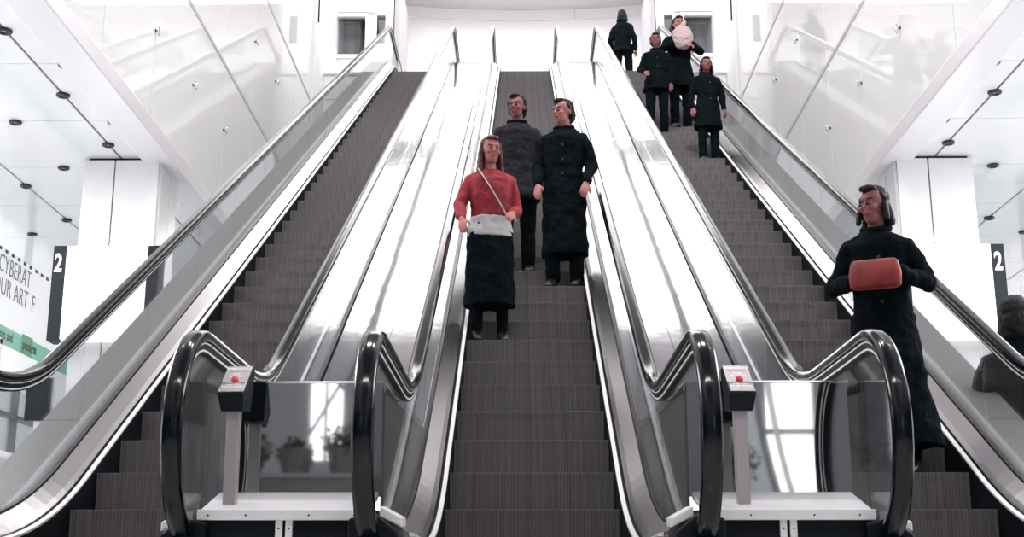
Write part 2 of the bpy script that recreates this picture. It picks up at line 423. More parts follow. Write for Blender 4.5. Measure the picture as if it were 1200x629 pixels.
# ------------------------------------------------------------ emergency stop posts
def stop_post(x, label, rz):
    e = thing('emergency_stop_post', label, 'emergency stop', (x, 5.42, .372), rz)
    obj('post', MB().box(-.027,.027,-.02,.02,-.002,.40), M['plate'], e, bevel=.004, label='brushed metal post')
    # housing: sloping top, tapered underside.  local z 0 = sill
    w, w2 = .056, .046
    A = [(-.075,.455),(.055,.585),(.085,.575),(.075,.40),(-.045,.385)]
    g = MB(); n = len(A)
    g.rings([[(-w if k in (0,1,2) else -w2,y,z) for k,(y,z) in enumerate(A)],[(w if k in (0,1,2) else w2,y,z) for k,(y,z) in enumerate(A)]])
    obj('housing', g, M['black'], e, bevel=.004)
    # face plate on the 45 degree slope
    pl = bpy.data.objects.new('face_plate', MB().box(-.053,.053,-.086,.092,0,.003).mesh('face_plate', M['plate'])); C.objects.link(pl)
    pl.parent = e; pl.location = (0,-.0105,.5225); pl.rotation_euler = (math.radians(45),0,0)
    for nm, body, sz, y, m in (('lettering','EMERGENCY',.0178,.068,'letter_white'),('lettering','ESCALATOR',.0140,.050,'red_letter'),('lettering','STOP',.0150,.032,'letter_white'),
                           ('lettering','BUTTON',.0150,.015,'letter_white'),('lettering','PUSH HERE',.0125,-.043,'letter_white'),('lettering','TO LIFT COVER',.0132,-.058,'letter_white')):
        text(nm, body, sz, M[m], pl, (0,y,.0032), (0,0,0), .0004, 1., 'CENTER')
    obj('cover_frame', MB().box(-.054,.054,-.030,-.027,.003,.006).box(-.054,-.050,-.086,-.030,.003,.006).box(.050,.054,-.086,-.030,.003,.006), M['chrome'], pl)
    obj('stop_button', MB().lathe([(.016,0),(.016,.006),(.0135,.012),(.008,.015),(.002,.016)], 20, (0,-.008,.003)), M['red'], pl, smooth=True, label='round red stop button')
    return e
stop_post(-1.245, 'emergency stop post with red button beside the left escalator newel', math.radians(-4))
stop_post(.845, 'emergency stop post with red button beside the middle escalator newel', math.radians(4))

# ------------------------------------------------------------ building shell
YB = -9.
struct('floor', MB().box(-16,16,-14,40,FL-.4,FL-.001), M['floor'])
g = MB().box(-3.84,3.84,24.3,33,UP-.5,UP); g.box(-3.84,-2.64,23.4,24.3,UP-.5,UP); g.box(2.64,3.84,23.4,24.3,UP-.5,UP)
struct('floor', g, M['floor_up'])
for s, side in ((-1,'left'),(1,'right')):
    X = 3.85*s
    # atrium side wall: glossy panels in rows split by seams
    rows = [(4.78,6.62),(6.68,8.66),(8.72,10.70),(10.76,13.3)]
    ys = [-6+1.53*k for k in range(0,4)] ; ys = [11.0-1.575*k for k in range(13,0,-1)] + [11.0+1.575*k for k in range(0,8)]
    g = MB()
    for z0, z1 in rows:
        for a, b in zip(ys[:-1], ys[1:]):
            g.box(min(X,X+.05*s), max(X,X+.05*s), a+.006, b-.006, z0, z1)
    g.cur = 1
    for z in (6.65, 8.69, 10.73): g.box(min(X-.004*s,X+.05*s), max(X-.004*s,X+.05*s), ys[0], ys[-1], z-.028, z+.028)
    g.cur = 2; g.box(min(X+.05*s,X+.3*s), max(X+.05*s,X+.3*s), ys[0], ys[-1], 4.70, 13.3)
    struct('wall_'+side, g, [M['white_panel'], M['seam_pale'], M['seam_pale']])
    g = MB().box(min(X-.03*s,X+.30*s), max(X-.03*s,X+.30*s), ys[0], 22.1, 4.60, 4.78)
    struct('trim_%d' % (1 if s < 0 else 2), g, M['edge'], bevel=.01)
    # end post with its dark slot
    g = MB().box(min(X-.06*s,X+.28*s), max(X-.06*s,X+.28*s), 22.05, 22.5, 4.6, 13.3); g.cur = 1
    g.box(min(X-.075*s,X-.05*s), max(X-.075*s,X-.05*s), 22.2, 22.28, 10.3, 12.0)
    struct('trim_%d' % (3 if s < 0 else 4), g, [M['white_wall'], M['seam']])
    # wall beyond the post, under and above the landing
    struct('wall_'+side, MB().box(min(X,X+.3*s), max(X,X+.3*s), 22.5, 28.6, 0, 13.3), M['white_wall'])
    # concourse ceiling with transverse joints and tracks
    g = MB(); yy = [2.28+1.44*k for k in range(-7,14)]; xa, xb = 3.87, 14.
    cols = [3.90, 4.405, 5.79, 7.2, 8.6, 10, 12]
    for a, b in zip(yy[:-1], yy[1:]):
        for ca, cb in zip(cols[:-1], cols[1:]):
            x0, x1 = s*(ca+.013), s*(cb-.013); g.box(min(x0,x1), max(x0,x1), a+.004, b-.004, 4.66, 4.70)
    g.cur = 1; g.box(min(s*3.9,s*12), max(s*3.9,s*12), -7.8, 21.0, 4.70, 4.9)
    struct('ceiling', g, [M['ceil'], M['seam']])
    # concourse end wall; unseen outer wall and ceiling added to darken the foot
    struct('wall_'+side, MB().box(min(s*12,s*12.2), max(s*12,s*12.2), YB, 5.5, FL, 4.9), M['dim_wall'])
    struct('ceiling', MB().box(min(s*3.9,s*12), max(s*3.9,s*12), YB, -7.8, 4.70, 4.9), M['dim_wall'])
    struct('wall_end_'+side if False else 'wall_back', MB().box(min(s*3.9,s*12), max(s*3.9,s*12), 21.0, 21.3, FL, 4.9), M['white_wall'])

# high ceiling: plain soffit over the foot, unseen glowing panel added to light the head of the escalators
struct('ceiling', MB().box(-4.2,4.2,-9.2,19.6,13.3,13.5).box(-4.2,-3.5,19.6,24.4,13.3,13.5).box(3.5,4.2,19.6,24.4,13.3,13.5), M['mid_wall'])
g = MB().box(-3.5,3.5,19.7,24.2,13.36,13.42)
lc = obj('added_ceiling_glow', g, M['fill_panel']); tag(lc, 'unseen glowing white panel added above the head of the escalators', 'fill_panel')
# soffit beyond with a curved edge, and the curved back wall
R0 = 13.; cy = 15.2
ang = [math.radians(-24+48*k/28) for k in range(29)]
g = MB()
arc = [(R0*math.sin(a), cy+R0*math.cos(a)) for a in ang]
g.rings([[(x, y, 13.32),(x, 24.3, 13.32),(x,24.3,13.5),(x,y,13.5)] for x, y in arc]); struct('ceiling', g, M['soffit'])
g = MB(); g.rings([[(x,y-.02,13.06),(x,y-.02,13.32),(x,y+.2,13.32),(x,y+.2,13.06)] for x,y in arc])
g.cur = 1
for k in (6,11,17,22):
    x,y = arc[k]; g.box(x-.006,x+.006,y-.03,y+.01,13.06,13.32)
struct('trim_5', g, [M['edge'], M['seam_pale']])
g = MB(); g.rings([[(x,y+.03,UP),(x,y+.03,13.08),(x,y+.3,13.08),(x,y+.3,UP)] for x,y in arc]); struct('wall_back', g, M['white_wall'])

# landing windows left and right
for s, n in ((-1,1),(1,2)):
    def bx(g, x0,x1,y0,y1,z0,z1): g.box(min(s*x0,s*x1), max(s*x0,s*x1), y0,y1,z0,z1); return g
    # white wall around the two openings
    g = MB()
    bx(g,2.72,4.15,25.0,25.2,UP,10.78); bx(g,2.72,4.15,25.0,25.2,11.72,12.6)
    bx(g,4.12,4.15,25.0,25.2,10.78,11.72); bx(g,3.06,3.22,25.0,25.2,10.78,11.72); bx(g,2.72,2.84,25.0,25.2,10.78,11.72)
    bx(g,2.84,3.06,25.0,25.2,10.78,11.10)
    struct('wall_back', g, M['white_wall'])
    g = MB(); t = .07
    for (a,b,z0,z1) in ((3.20,4.14,10.76,11.74),): 
        bx(g,a,b,24.94,25.02,z0,z0+t); bx(g,a,b,24.94,25.02,z1-t,z1); bx(g,a,a+t,24.94,25.02,z0+t,z1-t); bx(g,b-t,b,24.94,25.02,z0+t,z1-t)
    bx(g,3.05,4.25,24.93,25.0,11.76,11.79)
    f = struct('window_%d' % n, g, M['strip'])
    gl = obj('pane', bx(MB(),3.27,4.07,25.06,25.07,10.83,11.67), M['sky_pane'], f)
    f2 = struct('window_%d' % (n+2), bx(bx(bx(MB(),2.83,2.86,24.95,25.02,11.08,11.73),3.04,3.07,24.95,25.02,11.08,11.73),2.86,3.04,24.95,25.02,11.70,11.73), M['strip'])
    obj('pane', bx(MB(),2.86,3.04,25.06,25.07,11.10,11.70), M['sky_pane'], f2)
    # dim room beyond with a round pillar and dark ring
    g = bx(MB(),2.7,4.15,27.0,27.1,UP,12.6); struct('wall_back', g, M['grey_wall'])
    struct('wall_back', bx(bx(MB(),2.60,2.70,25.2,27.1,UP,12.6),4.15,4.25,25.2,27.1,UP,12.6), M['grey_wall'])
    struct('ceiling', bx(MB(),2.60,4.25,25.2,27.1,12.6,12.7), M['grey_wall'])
    t_ = thing('round_column', ('grey round pillar with a dark ring behind the left landing window' if s < 0 else 'grey round pillar with a dark ring behind the right landing window'), 'column', (s*3.72, 26.2, UP))
    obj('shaft', MB().lathe([(.26,0),(.26,2.85)], 28), M['concrete'], t_, smooth=True)
    g = MB().lathe([(.27,2.17),(.44,2.15),(.47,2.19),(.44,2.24),(.27,2.26)], 32); obj('ring', g, M['black'], t_, smooth=True)
    v = obj('ceiling_vent', bx(bx(MB(),2.95,3.55,24.0,24.9,13.24,13.318),3.0,3.5,24.05,24.85,13.225,13.24), M['dark_metal'])
    tag(v, 'dark flat vent on the ceiling edge above the %s landing window' % ('left' if s < 0 else 'right'), 'vent')
    g = bx(MB(),2.66,3.84,23.38,23.40,UP-.03,UP+.012); struct('trim_%d' % (6 if s<0 else 7), g, M['seam_pale'])
    struct('wall_back', bx(MB(),2.97,3.84,23.42,23.5,6.0,UP-.5), M['white_wall'])

# wall fittings: small chrome spot fittings on the panel seams
fit = [(12.57,5.73),(14.15,5.77),(15.72,5.80),(17.30,7.71),(18.87,7.75)]
words = ['nearest','second','third','fourth','farthest']
for s, side in ((-1,'left'),(1,'right')):
    for k,(y,z) in enumerate(fit):
        t_ = thing('wall_fitting', '%s small chrome fitting along the glossy %s wall, %s row of panels' % (words[k], side, 'lower' if k < 3 else 'upper'), 'wall fitting', (s*3.85, y, z), 0, 'small chrome fittings on the %s wall' % side)
        obj('bracket', MB().lathe([(.018,0),(.018,.008),(.006,.012),(.006,.035)], 14, (0,0,0), 'x') if s < 0 else MB().lathe([(.018,0),(.018,-.008),(.006,-.012),(.006,-.035)], 14, (0,0,0), 'x'), M['dark_metal'], t_)
        obj('head', MB().lathe([(.006,-.06),(.017,-.04),(.017,.02),(.010,.04)], 14, (-s*.04,0,0)), M['chrome'], t_, smooth=True)

# ------------------------------------------------------------ downlights
def dl_mesh():
    rim = MB().lathe([(.028,0),(.062,0),(.066,-.012),(.060,-.026),(.042,-.030),(.030,-.018),(.028,0)], 28)
    lens = MB().lathe([(.001,-.010),(.028,-.010),(.030,-.004),(.001,-.004)], 24)
    return rim.mesh('rim', M['dark_metal']), lens.mesh('lens', M['lamp'])
rim_m, lens_m = dl_mesh()
rowsA = [(4.14,10.93),(4.14,12.37),(5.13,12.37),(5.13,13.80),(6.46,16.5),(4.405,10.2),(4.405,11.65),(4.405,13.05),(5.79,14.45),(5.79,15.85),(4.14,9.5),(5.13,10.93),(4.14,14.9),(6.3,14.6)]
desc = ['on a plain panel beside the wall, nearest row','beside the wall, directly before the column','one panel out from the wall, nearer row','one panel out from the wall, row beyond','far out near the shopfront','on the dark track near the wall, nearest of three','on the dark track near the wall, middle of three','on the dark track near the wall, touching the column','on the outer dark track, nearer of two','on the outer dark track, farther of two','beside the wall, at the frame edge','one panel out, at the frame edge','behind the column','out between the tracks']
for s, side in ((-1,'left'),(1,'right')):
    for (x,y), d in zip(rowsA, desc):
        if (x,y) in ((4.14,14.9),(6.3,14.6)): continue
        t_ = thing('downlight', 'dark-rimmed downlight in the %s ceiling %s' % (side, d), 'ceiling light', (s*x, y, 4.66), 0, 'round downlights in the %s ceiling' % side)
        obj('rim', rim_m, None, t_, smooth=True); obj('lens', lens_m, None, t_)

# ------------------------------------------------------------ columns and gate signs
for s, side in ((-1,'left'),(1,'right')):
    e = thing('square_column', 'white clad square column standing by the %s wall behind the gate sign' % side, 'column', (s*4.385, 13.9, FL))
    H = 4.66-FL
    g = MB()
    for a, b, y in ((-.405,-.078,-.42),(-.064,.405,-.42)): g.box(a,b,y,.30,0,H-.03)
    obj('cladding', g, M['col'], e, bevel=.004)
    g = MB().box(-.37,.37,-.38,.28,0,H); obj('core', g, M['seam'], e)
    # the flank facing the escalators
    g = MB(); x0, x1 = (.405,.43) if s < 0 else (-.43,-.405)
    g.box(x0,x1,-.38,-.05,0,H-.03); g.box(x0,x1,-.03,.26,0,H-.03); obj('side_cladding', g, M['col'], e)
    t_ = thing('gate_sign', 'bright backlit sign with black bands and number 2 on the %s column' % side, 'sign', (s*4.385, 13.3, 2.606))
    def bx(g, x0,x1,y0,y1,z0,z1): g.box(min(-s*x0,-s*x1), max(-s*x0,-s*x1), y0,y1,z0,z1); return g
    obj('light_panel', bx(MB(),-.415,.435,-.10,.10,0,.985), M['lightbox'], t_, bevel=.004, label='blank glowing white panel')
    ob = obj('end_band', bx(MB(),-.545,-.417,-.112,.11,-.02,.985), M['black'], t_, label='black band carrying the number 2')
    obj('end_band', bx(MB(),.437,.56,-.112,.11,0,.985), M['black'], t_)
    text('numeral', '2', .27, M['letter_white'], ob, (s*.481-.006, -.115, .71), (PI/2,0,0), .003, .62, 'CENTER', .006)

# ------------------------------------------------------------ left hoarding with writing
e = thing('hoarding', 'white hoarding with thin grey capitals and a green band on the left concourse', 'sign', (-6.3, 15.0, 2.55))
obj('board', MB().box(-.06,0,-3.2,2.75,0,1.58), M['glow_white'], e)
obj('green_band', MB().box(.0,.004,-3.2,2.75,.445,.665), M['green'], e)
obj('dark_green_block', MB().box(.004,.007,1.06,1.42,.445,.69), M['green_dark'], e)
RX = (PI/2,0,PI/2)
text('lettering', 'CYBERAT', .315, M['letter'], e, (.004,.14,1.285), RX, .002, .78, 'LEFT', -.004)
text('lettering', 'OUR ART', .315, M['letter'], e, (.004,.04,1.02), RX, .002, .82, 'LEFT', -.004)
text('lettering', 'F', .315, M['letter'], e, (.004,1.27,1.02), RX, .002, .82, 'LEFT', -.004)
text('lettering', 'prevents and', .17, M['letter_dark'], e, (.005,.06,.51), RX, .002, .80)
text('lettering', 'protects', .17, M['letter_dark'], e, (.008,1.10,.51), RX, .002, .80)
for k in range(14):
    y = -.1+k*.2; obj('printed_dash', MB().box(.001,.006,y,y+.08,1.535,1.575), M['letter_dark'], e)
for y in (-3.0,-.2,2.6): obj('leg', MB().box(-.05,-.01,y,y+.05,FL-2.55,0), M['edge'], e)
# right hoarding: plain grid shopfront seen past the sign
def shopfront(s, label):
    X = 7.4*s
    e = thing('shopfront', label, 'shopfront', (X, 12, FL))
    for k in range(9):
        y = -7+1.98*k
        obj('mullion', MB().box(-.05,.05,y-.03,y+.03,0,4.70), M['mullion'] if k % 2 else M['edge'], e)
    for k in range(8):
        y = -7+2.0*k
        obj('glass_pane', MB().box(-.008,.008,y+.03,y+1.97,.1,4.0), M['sky_pane'], e)
    obj('transom', MB().box(-.05,.05,-7,8.8,4.0,4.08), M['edge'], e)
    obj('transom', MB().box(-.05,.05,-7,8.8,2.6,2.66), M['mullion'], e)
    return e
shopfront(-1, 'glazed shopfront behind the left hoarding')
shopfront(1, 'glazed shopfront with grey mullions beyond the right column')
e = thing('wall_panel_grid', 'white tiled panel with dark joints at the right edge past the gate sign', 'panel', (6.3, 14.6, FL))
g = MB()
for i in range(7):
    for j in range(8): g.box(-.03,.03,-1.4+.45*i,-1.4+.45*i+.43,1.2+.36*j,1.2+.36*j+.34)
obj('tile_face', g, M['glow_white'], e); obj('backing', MB().box(.0,.05,-1.42,1.75,1.18,4.06), M['seam'], e)
obj('green_band', MB().box(-.034,-.03,-1.4,1.7,3.0,3.2), M['green'], e)
for x in (-.0,): obj('post', MB().box(-.05,.05,-1.5,-1.43,0,4.2), M['mullion'], e)

# display and counters on the left concourse
e = thing('display_screen', 'black display screen on a pale post seen under the left handrail', 'screen', (-4.50,12.0,FL))
obj('screen', MB().box(-.12,.12,-.04,.04,1.66,2.06), M['screen'], e, bevel=.01)
obj('post', MB().box(-.03,.03,-.02,.02,0,1.66), M['edge'], e)
obj('base', MB().lathe([(.18,0),(.18,.02),(.03,.03)],20), M['edge'], e)
e = thing('service_counter', 'white counter with a raised shelf low at the left edge of the frame', 'counter', (-4.75,11.0,FL))
obj('counter_body', MB().box(-.9,.35,-.3,.3,0,1.22), M['white_wall'], e, bevel=.01)
obj('counter_top', MB().box(-.95,.40,-.34,.34,1.22,1.27), M['glow_white'], e, bevel=.01)
obj('raised_shelf', MB().box(-.9,-.05,-.25,.1,1.42,1.66), M['edge'], e)
for x in (-.85,-.15): obj('shelf_post', MB().box(x-.015,x+.015,-.09,-.06,1.27,1.42), M['chrome'], e)
e = thing('glass_screen_frame', 'pale upright posts holding a glass screen behind the left counter', 'screen', (-5.6,12.6,FL))
for x in (-.6,-.05,.42): obj('post', MB().box(x-.03,x+.03,-.03,.03,0,2.55), M['edge'] if x else M['seam'], e)
obj('glass_pane', MB().box(-.57,.39,-.004,.004,.1,2.5), M['sky_pane'], e)
obj('top_rail', MB().box(-.63,.45,-.035,.035,2.5,2.56), M['edge'], e)

# ------------------------------------------------------------ street side behind the camera (mirrored in the front panels)
YB = -9.
g = MB().box(-12,-3.36,YB-.2,YB,FL,6).box(-2.84,3.7,YB-.2,YB,FL,6).box(-3.36,-2.84,YB-.2,YB,4.6,6).box(-3.36,-2.84,YB-.2,YB,FL,2.1).box(4.45,12,YB-.2,YB,FL,6).box(3.7,4.45,YB-.2,YB,4.6,6).box(3.7,4.45,YB-.2,YB,FL,1.5)
g.box(-4.2,4.2,YB-.2,YB,6,13.5)  # upper part added out of view to block sky light from behind
struct('wall_front', g, M['mid_wall'])
g = MB().box(-3.13,-3.09,YB-.12,YB-.04,2.1,4.6)
g.tube([(-3.36,YB-.08,2.5),(-2.84,YB-.08,3.4)], .03).tube([(-3.36,YB-.08,3.9),(-2.84,YB-.08,3.2)], .03)
struct('window_5', g, M['mullion'])
g = MB().box(3.5,4.55,YB-.12,YB-.04,2.5,2.58).box(3.5,4.55,YB-.12,YB-.04,3.4,3.46); struct('window_6', g, M['mullion'])
# curved white rib and pale panels leaning outside the right opening
e = thing('curved_rib', 'curved white steel rib with pale infill panels mirrored in the right front panel', 'steel rib', (4.15, YB+.5, FL))
pts = [(-.55+1.25*(1-math.cos(t))*1.1, 0, 4.6-4.5*math.sin(t)) for t in [math.radians(4*k) for k in range(3,22)]]
obj('rib', MB().tube(pts, .05, 8), M['strip'], e)
pts2 = [(x-.22,y-.05,z) for x,y,z in pts]; obj('rib', MB().tube(pts2, .075, 8), M['mullion'], e)
g = MB(); g.quadstrip([(x-.24,0,z) for x,y,z in pts],[(x-.65,0,z) for x,y,z in pts]); g.quadstrip([(x-.24,-.03,z) for x,y,z in pts],[(x-.65,-.03,z) for x,y,z in pts])
obj('infill_panel', g, M['frost'], e)
def shrub(x, y, z, r, h, label, seed):
    rnd = random.Random(seed)
    e = thing('potted_shrub', label, 'plant', (x,y,z))
    obj('pot', MB().lathe([(.16,0),(.22,.30),(.23,.32),(.20,.32),(.18,.28)],20), M['planter'], e)
    g = MB(); g.tube([(0,0,.2),(.02,0,h*.6)], .02, 6); obj('stem', g, M['dark_metal'], e)
    g = MB()
    for k in range(420):
        a = rnd.random()*2*PI; u = rnd.random()**.5; b = math.acos(rnd.uniform(-1,1))
        c = Vector((math.cos(a)*math.sin(b)*u*r, math.sin(a)*math.sin(b)*u*r, h*.72+math.cos(b)*u*r*.8))
        d = Vector((rnd.uniform(-1,1),rnd.uniform(-1,1),rnd.uniform(-.5,1))).normalized()*.09; w = d.cross(Vector((0,0,1))).normalized()*.03 if abs(d.z)<.08 else d.orthogonal().normalized()*.03
        i = [g.vert(*p) for p in (c, c+d*.5+w, c+d, c+d*.5-w)]; g.face(*i)
    obj('foliage', g, M['leaf'], e); return e
tb = thing('planter_bench', 'long grey planter bench mirrored in the left front panel', 'planter', (-2.9,YB+4.0,FL))
obj('body', MB().box(-1.1,1.1,-.3,.3,0,1.5), M['planter'], tb, bevel=.02); obj('ledge', MB().box(-1.12,1.12,-.34,.34,1.5,1.56), M['mullion'], tb)
shrub(-3.45,YB+4.0,1.5,.30,.42,'bushy dark plant on the planter bench, left of its window',1)
shrub(-2.85,YB+4.0,1.5,.22,.36,'smallest dark plant at the middle of the planter bench',2)
shrub(-2.25,YB+4.0,1.5,.32,.50,'bushy dark plant at the right end of the planter bench',3)
tb = thing('planter_bench', 'short grey planter bench mirrored in the right front panel', 'planter', (2.9,YB+2.0,FL))
obj('body', MB().box(-.9,.55,-.3,.3,0,1.35), M['planter'], tb, bevel=.02); obj('ledge', MB().box(-.93,.58,-.34,.34,1.35,1.4), M['mullion'], tb)
shrub(2.85,YB+2.0,1.36,.38,.7,'bushy dark plant beside the curved white rib',4)
e = thing('information_totem', 'tall dark totem mirrored in the left front panel', 'totem', (-3.75, YB+5.6, FL))
obj('body', MB().box(-.20,.20,-.08,.08,0,2.15), M['black'], e, bevel=.02); obj('top_lamps', MB().box(-.14,-.08,-.05,.05,2.15,2.22).box(.06,.12,-.05,.05,2.15,2.22), M['black'], e)

# ------------------------------------------------------------ people
def remesh(o, vox, disp=0., sc=.12, sub=False):
    m = o.modifiers.new('r', 'REMESH'); m.mode = 'VOXEL'; m.voxel_size = vox; m.use_smooth_shade = True
    s = o.modifiers.new('s', 'SMOOTH'); s.factor = .5; s.iterations = 3 if vox < .009 else 2
    if disp:
        tx = bpy.data.textures.new('folds', 'CLOUDS'); tx.noise_scale = sc; tx.noise_depth = 2
        d = o.modifiers.new('d', 'DISPLACE'); d.texture = tx; d.strength = disp; d.mid_level = .5; d.texture_coords = 'LOCAL'
    return o

def hand(mb, w, d, n_out, sc=1., curl=.5):
    """w wrist point, d unit direction of the hand, n_out unit vector out of the back of the hand"""
    w, d, n = Vector(w), Vector(d).normalized(), Vector(n_out).normalized()
    sidev = d.cross(n).normalized()
    palm = w + d*.05*sc
    for k in (-1.5,-.5,.5,1.5): mb.cap(w + sidev*k*.009*sc, w + d*.085*sc + sidev*k*.0185*sc, .014*sc, .0115*sc, 8)
    lens = [.066,.078,.072,.056]
    for k in range(4):
        b = w + d*.088*sc + sidev*(k-1.5)*.0195*sc
        L = lens[k]*sc; ang = curl*.5; p = b; dd = d.copy()
        for j, fr in enumerate((.45,.32,.23)):
            dd = (dd*math.cos(ang) - n*math.sin(ang)).normalized() if j == 0 else (dd - n*math.tan(curl*.7)).normalized()
            q = p + dd*L*fr; mb.cap(p, q, (.0092-.0008*j)*sc, (.0086-.0009*j)*sc, 8); p = q
    # thumb from the side of the palm near its base
    b = w + d*.028*sc - sidev*.026*sc; dd = (d*.75 - sidev*.6 - n*.25).normalized()
    q = b + dd*.040*sc; mb.cap(b - dd*.01, q, .0125*sc, .0105*sc, 8); q2 = q + (d*.9 - sidev*.15 - n*.35).normalized()*.030*sc; mb.cap(q, q2, .0102*sc, .0085*sc, 8)

def person(label, loc, H, rz, outfit, arms, head_turn=0, head_tilt=0, stride=.10, vox=.007, lean=0.):
    """local frame: feet at z=0, facing -Y. arms: dict L/R -> (elbow, wrist) in metres for a 1.7 m body"""
    k = H/1.70
    e = thing('person', label, 'person', loc, rz)
    e.scale = (k,k,k)
    hip, sh, nk = .90, 1.40, 1.46
    hz = 1.585
    Lh, Rh = (-.095,0,hip), (.095,0,hip)
    Lk, Rk = (-.10,-stride*.55-.02,.49), (.10,stride*.15,.48)
    La, Ra = (-.10,-stride*.6,.085), (.10,stride*.9,.085)
    def shift(p): return (p[0], p[1]-lean*max(0,p[2]-hip), p[2])
    ct, st = math.cos(head_turn), math.sin(head_turn); tt = head_tilt
    def HP(x,y,z):      # head-local to body
        x2, y2 = x*ct - y*st, x*st + y*ct
        return shift((x2 + tt*z, y2-.012, hz+z))
    b = MB()
    b.ell(HP(0,.008,.03), .074,.092,.095, 18, 12); b.ell(HP(0,-.018,-.045), .056,.068,.068, 16, 10); b.ell(HP(0,-.045,-.085), .026,.028,.022)
    b.cap(HP(0,-.088,.012), HP(0,-.108,-.022), .008,.013, 8); b.ell(HP(.0,-.072,.03), .055,.022,.016)
    for sx in (-1,1):
        b.ell(HP(sx*.076,.008,-.005), .012,.020,.032); b.ell(HP(sx*.040,-.066,-.022), .022,.022,.020)
        b.ell(HP(sx*.013,-.098,-.024), .008,.009,.007)
    b.ell(HP(0,-.082,-.055), .024,.012,.011)
    b.cap(HP(0,.015,-.06), shift((0,.015,sh+.01)), .050,.056)
    b.loft([(hip-.06,0,0,.150,.095),(hip+.05,0,0,.158,.10),(1.06,0,0,.130,.088),(1.20,0,0,.142,.095),(1.33,0,0,.146,.092),(1.38,0,.005,.115,.070),(1.42,0,.01,.06,.05)][0:0] or
           [(z,cx,cy-lean*max(0,z-hip),rx,ry) for z,cx,cy,rx,ry in [(hip-.06,0,0,.150,.095),(hip+.05,0,0,.158,.10),(1.06,0,0,.130,.088),(1.20,0,0,.142,.095),(1.33,0,0,.146,.092),(1.38,0,.005,.115,.070),(1.42,0,.01,.06,.05)]])
    for h_, kn, an, sx in ((Lh,Lk,La,-1),(Rh,Rk,Ra,1)):
        b.cap(h_,kn,.082,.054); b.cap(kn,an,.054,.036); b.cap(an,(an[0]+sx*.008,an[1]-.085,.036),.034,.020)
    A = {}
    for sname, sx in (('L',-1),('R',1)):
        S = shift((sx*.160,.005,sh-.065)); E, W = arms[sname]; A[sname] = (S,E,W)
        b.cap(S,E,.048,.038); b.cap(E,W,.037,.024)
        d = (Vector(W)-Vector(E)).normalized(); n = Vector((sx*.5,-.5,.6)); n = (n - d*n.dot(d)).normalized()
        hand(b, W, d, n, 1., .6)
    body = obj('body', b, M[outfit.get('skin','skin')], e); remesh(body, vox)
    for sx in (-1,1):
        ey = obj('eye', MB().ell(HP(sx*.031,-.080,.006), .0105,.0085,.0070,12,8), M['eye'], e, smooth=True)
        obj('iris', MB().ell(HP(sx*.031,-.0880,.006), .0048,.0025,.0048,10,6), M['iris'], ey, smooth=True)
        obj('eyebrow', MB().cap(HP(sx*.018,-.092,.029), HP(sx*.048,-.080,.031), .0045,.003, 8), M['hair'], e)
    obj('lips', MB().ell(HP(0,-.0925,-.052), .022,.008,.0045).ell(HP(0,-.091,-.060), .018,.008,.005), M['lip'], e, smooth=True)
    # hair
    g = MB(); hm = M[outfit.get('hair','hair')]
    g.ell(HP(0,.028,.052), .084,.092,.086, 18, 10); g.ell(HP(0,.055,-.01), .078,.062,.085, 16, 10); g.ell(HP(0,-.045,.098), .055,.045,.026)
    for sx in (-1,1): g.cap(HP(sx*.070,-.012,.055), HP(sx*.076,.022,-.03), .020,.018)
    L = outfit.get('hair_len', 0)
    if L:
        for sx in (-1,-.5,0,.5,1): g.cap(HP(sx*.060,.055-.02*abs(sx),.0), HP(sx*.088,.068-.03*abs(sx),-L), .036,.026)
        for sx in (-1,1): g.cap(HP(sx*.076,-.005,.03), HP(sx*.098,-.022,-L*.85), .020,.018)
    remesh(obj('hair', g, hm, e), max(vox,.007), .012, .03)
    # lower garment
    if outfit['legs'] == 'trousers':
        g = MB()
        for h_, kn, an in ((Lh,Lk,La),(Rh,Rk,Ra)):
            g.cap(h_,kn,.100,.074); g.cap(kn,(an[0],an[1],an[2]+.02),.074,.062)
        g.loft([(hip-.10,0,0,.165,.115),(hip+.02,0,0,.175,.118),(hip+.12,0,0,.160,.108)])
        remesh(obj('trousers', g, M[outfit.get('legs_mat','coat_black')], e), max(vox,.009), .022, .09)
    elif outfit['legs'] == 'skirt':
        g = MB(); g.loft([(.30,0,-.01,.205,.17),(.45,0,0,.20,.165),(.70,0,0,.188,.15),(hip,0,0,.178,.125),(hip+.13,0,0,.150,.105)], 28)
        remesh(obj('skirt', g, M[outfit.get('legs_mat','coat_black')], e), max(vox,.009), .035, .10)
        g = MB()
        for h_, kn, an in ((Lh,Lk,La),(Rh,Rk,Ra)): g.cap(kn,an,.060,.042)
        remesh(obj('stockings', g, M['coat_black'], e), max(vox,.008))
    # shoes
    for an, sx in ((La,-1),(Ra,1)):
        g = MB(); x, y = an[0]+sx*.006, an[1]
        g.loft([(.0,x,y-.055,.044,.135),(.02,x,y-.055,.047,.138),(.045,x,y-.045,.045,.122),(.075,x,y-.005,.042,.075),(.11,x,y+.012,.045,.05)], 20, 2.3)
        obj('shoe', g, M['leather'], e, smooth=True)
    # upper garment(s)
    def sleeves(g, r0=.064, r1=.046, trim=.03):
        for S,E,W in A.values():
            d = (Vector(W)-Vector(E)).normalized()
            g.cap(S,E,r0,(r0+r1)/2+.003); g.cap(E, Vector(W)-d*trim, (r0+r1)/2+.003, r1)
    def sec(lst): return [(z,cx,cy-lean*max(0,z-hip),rx,ry) for z,cx,cy,rx,ry in lst]
    up = outfit['top']
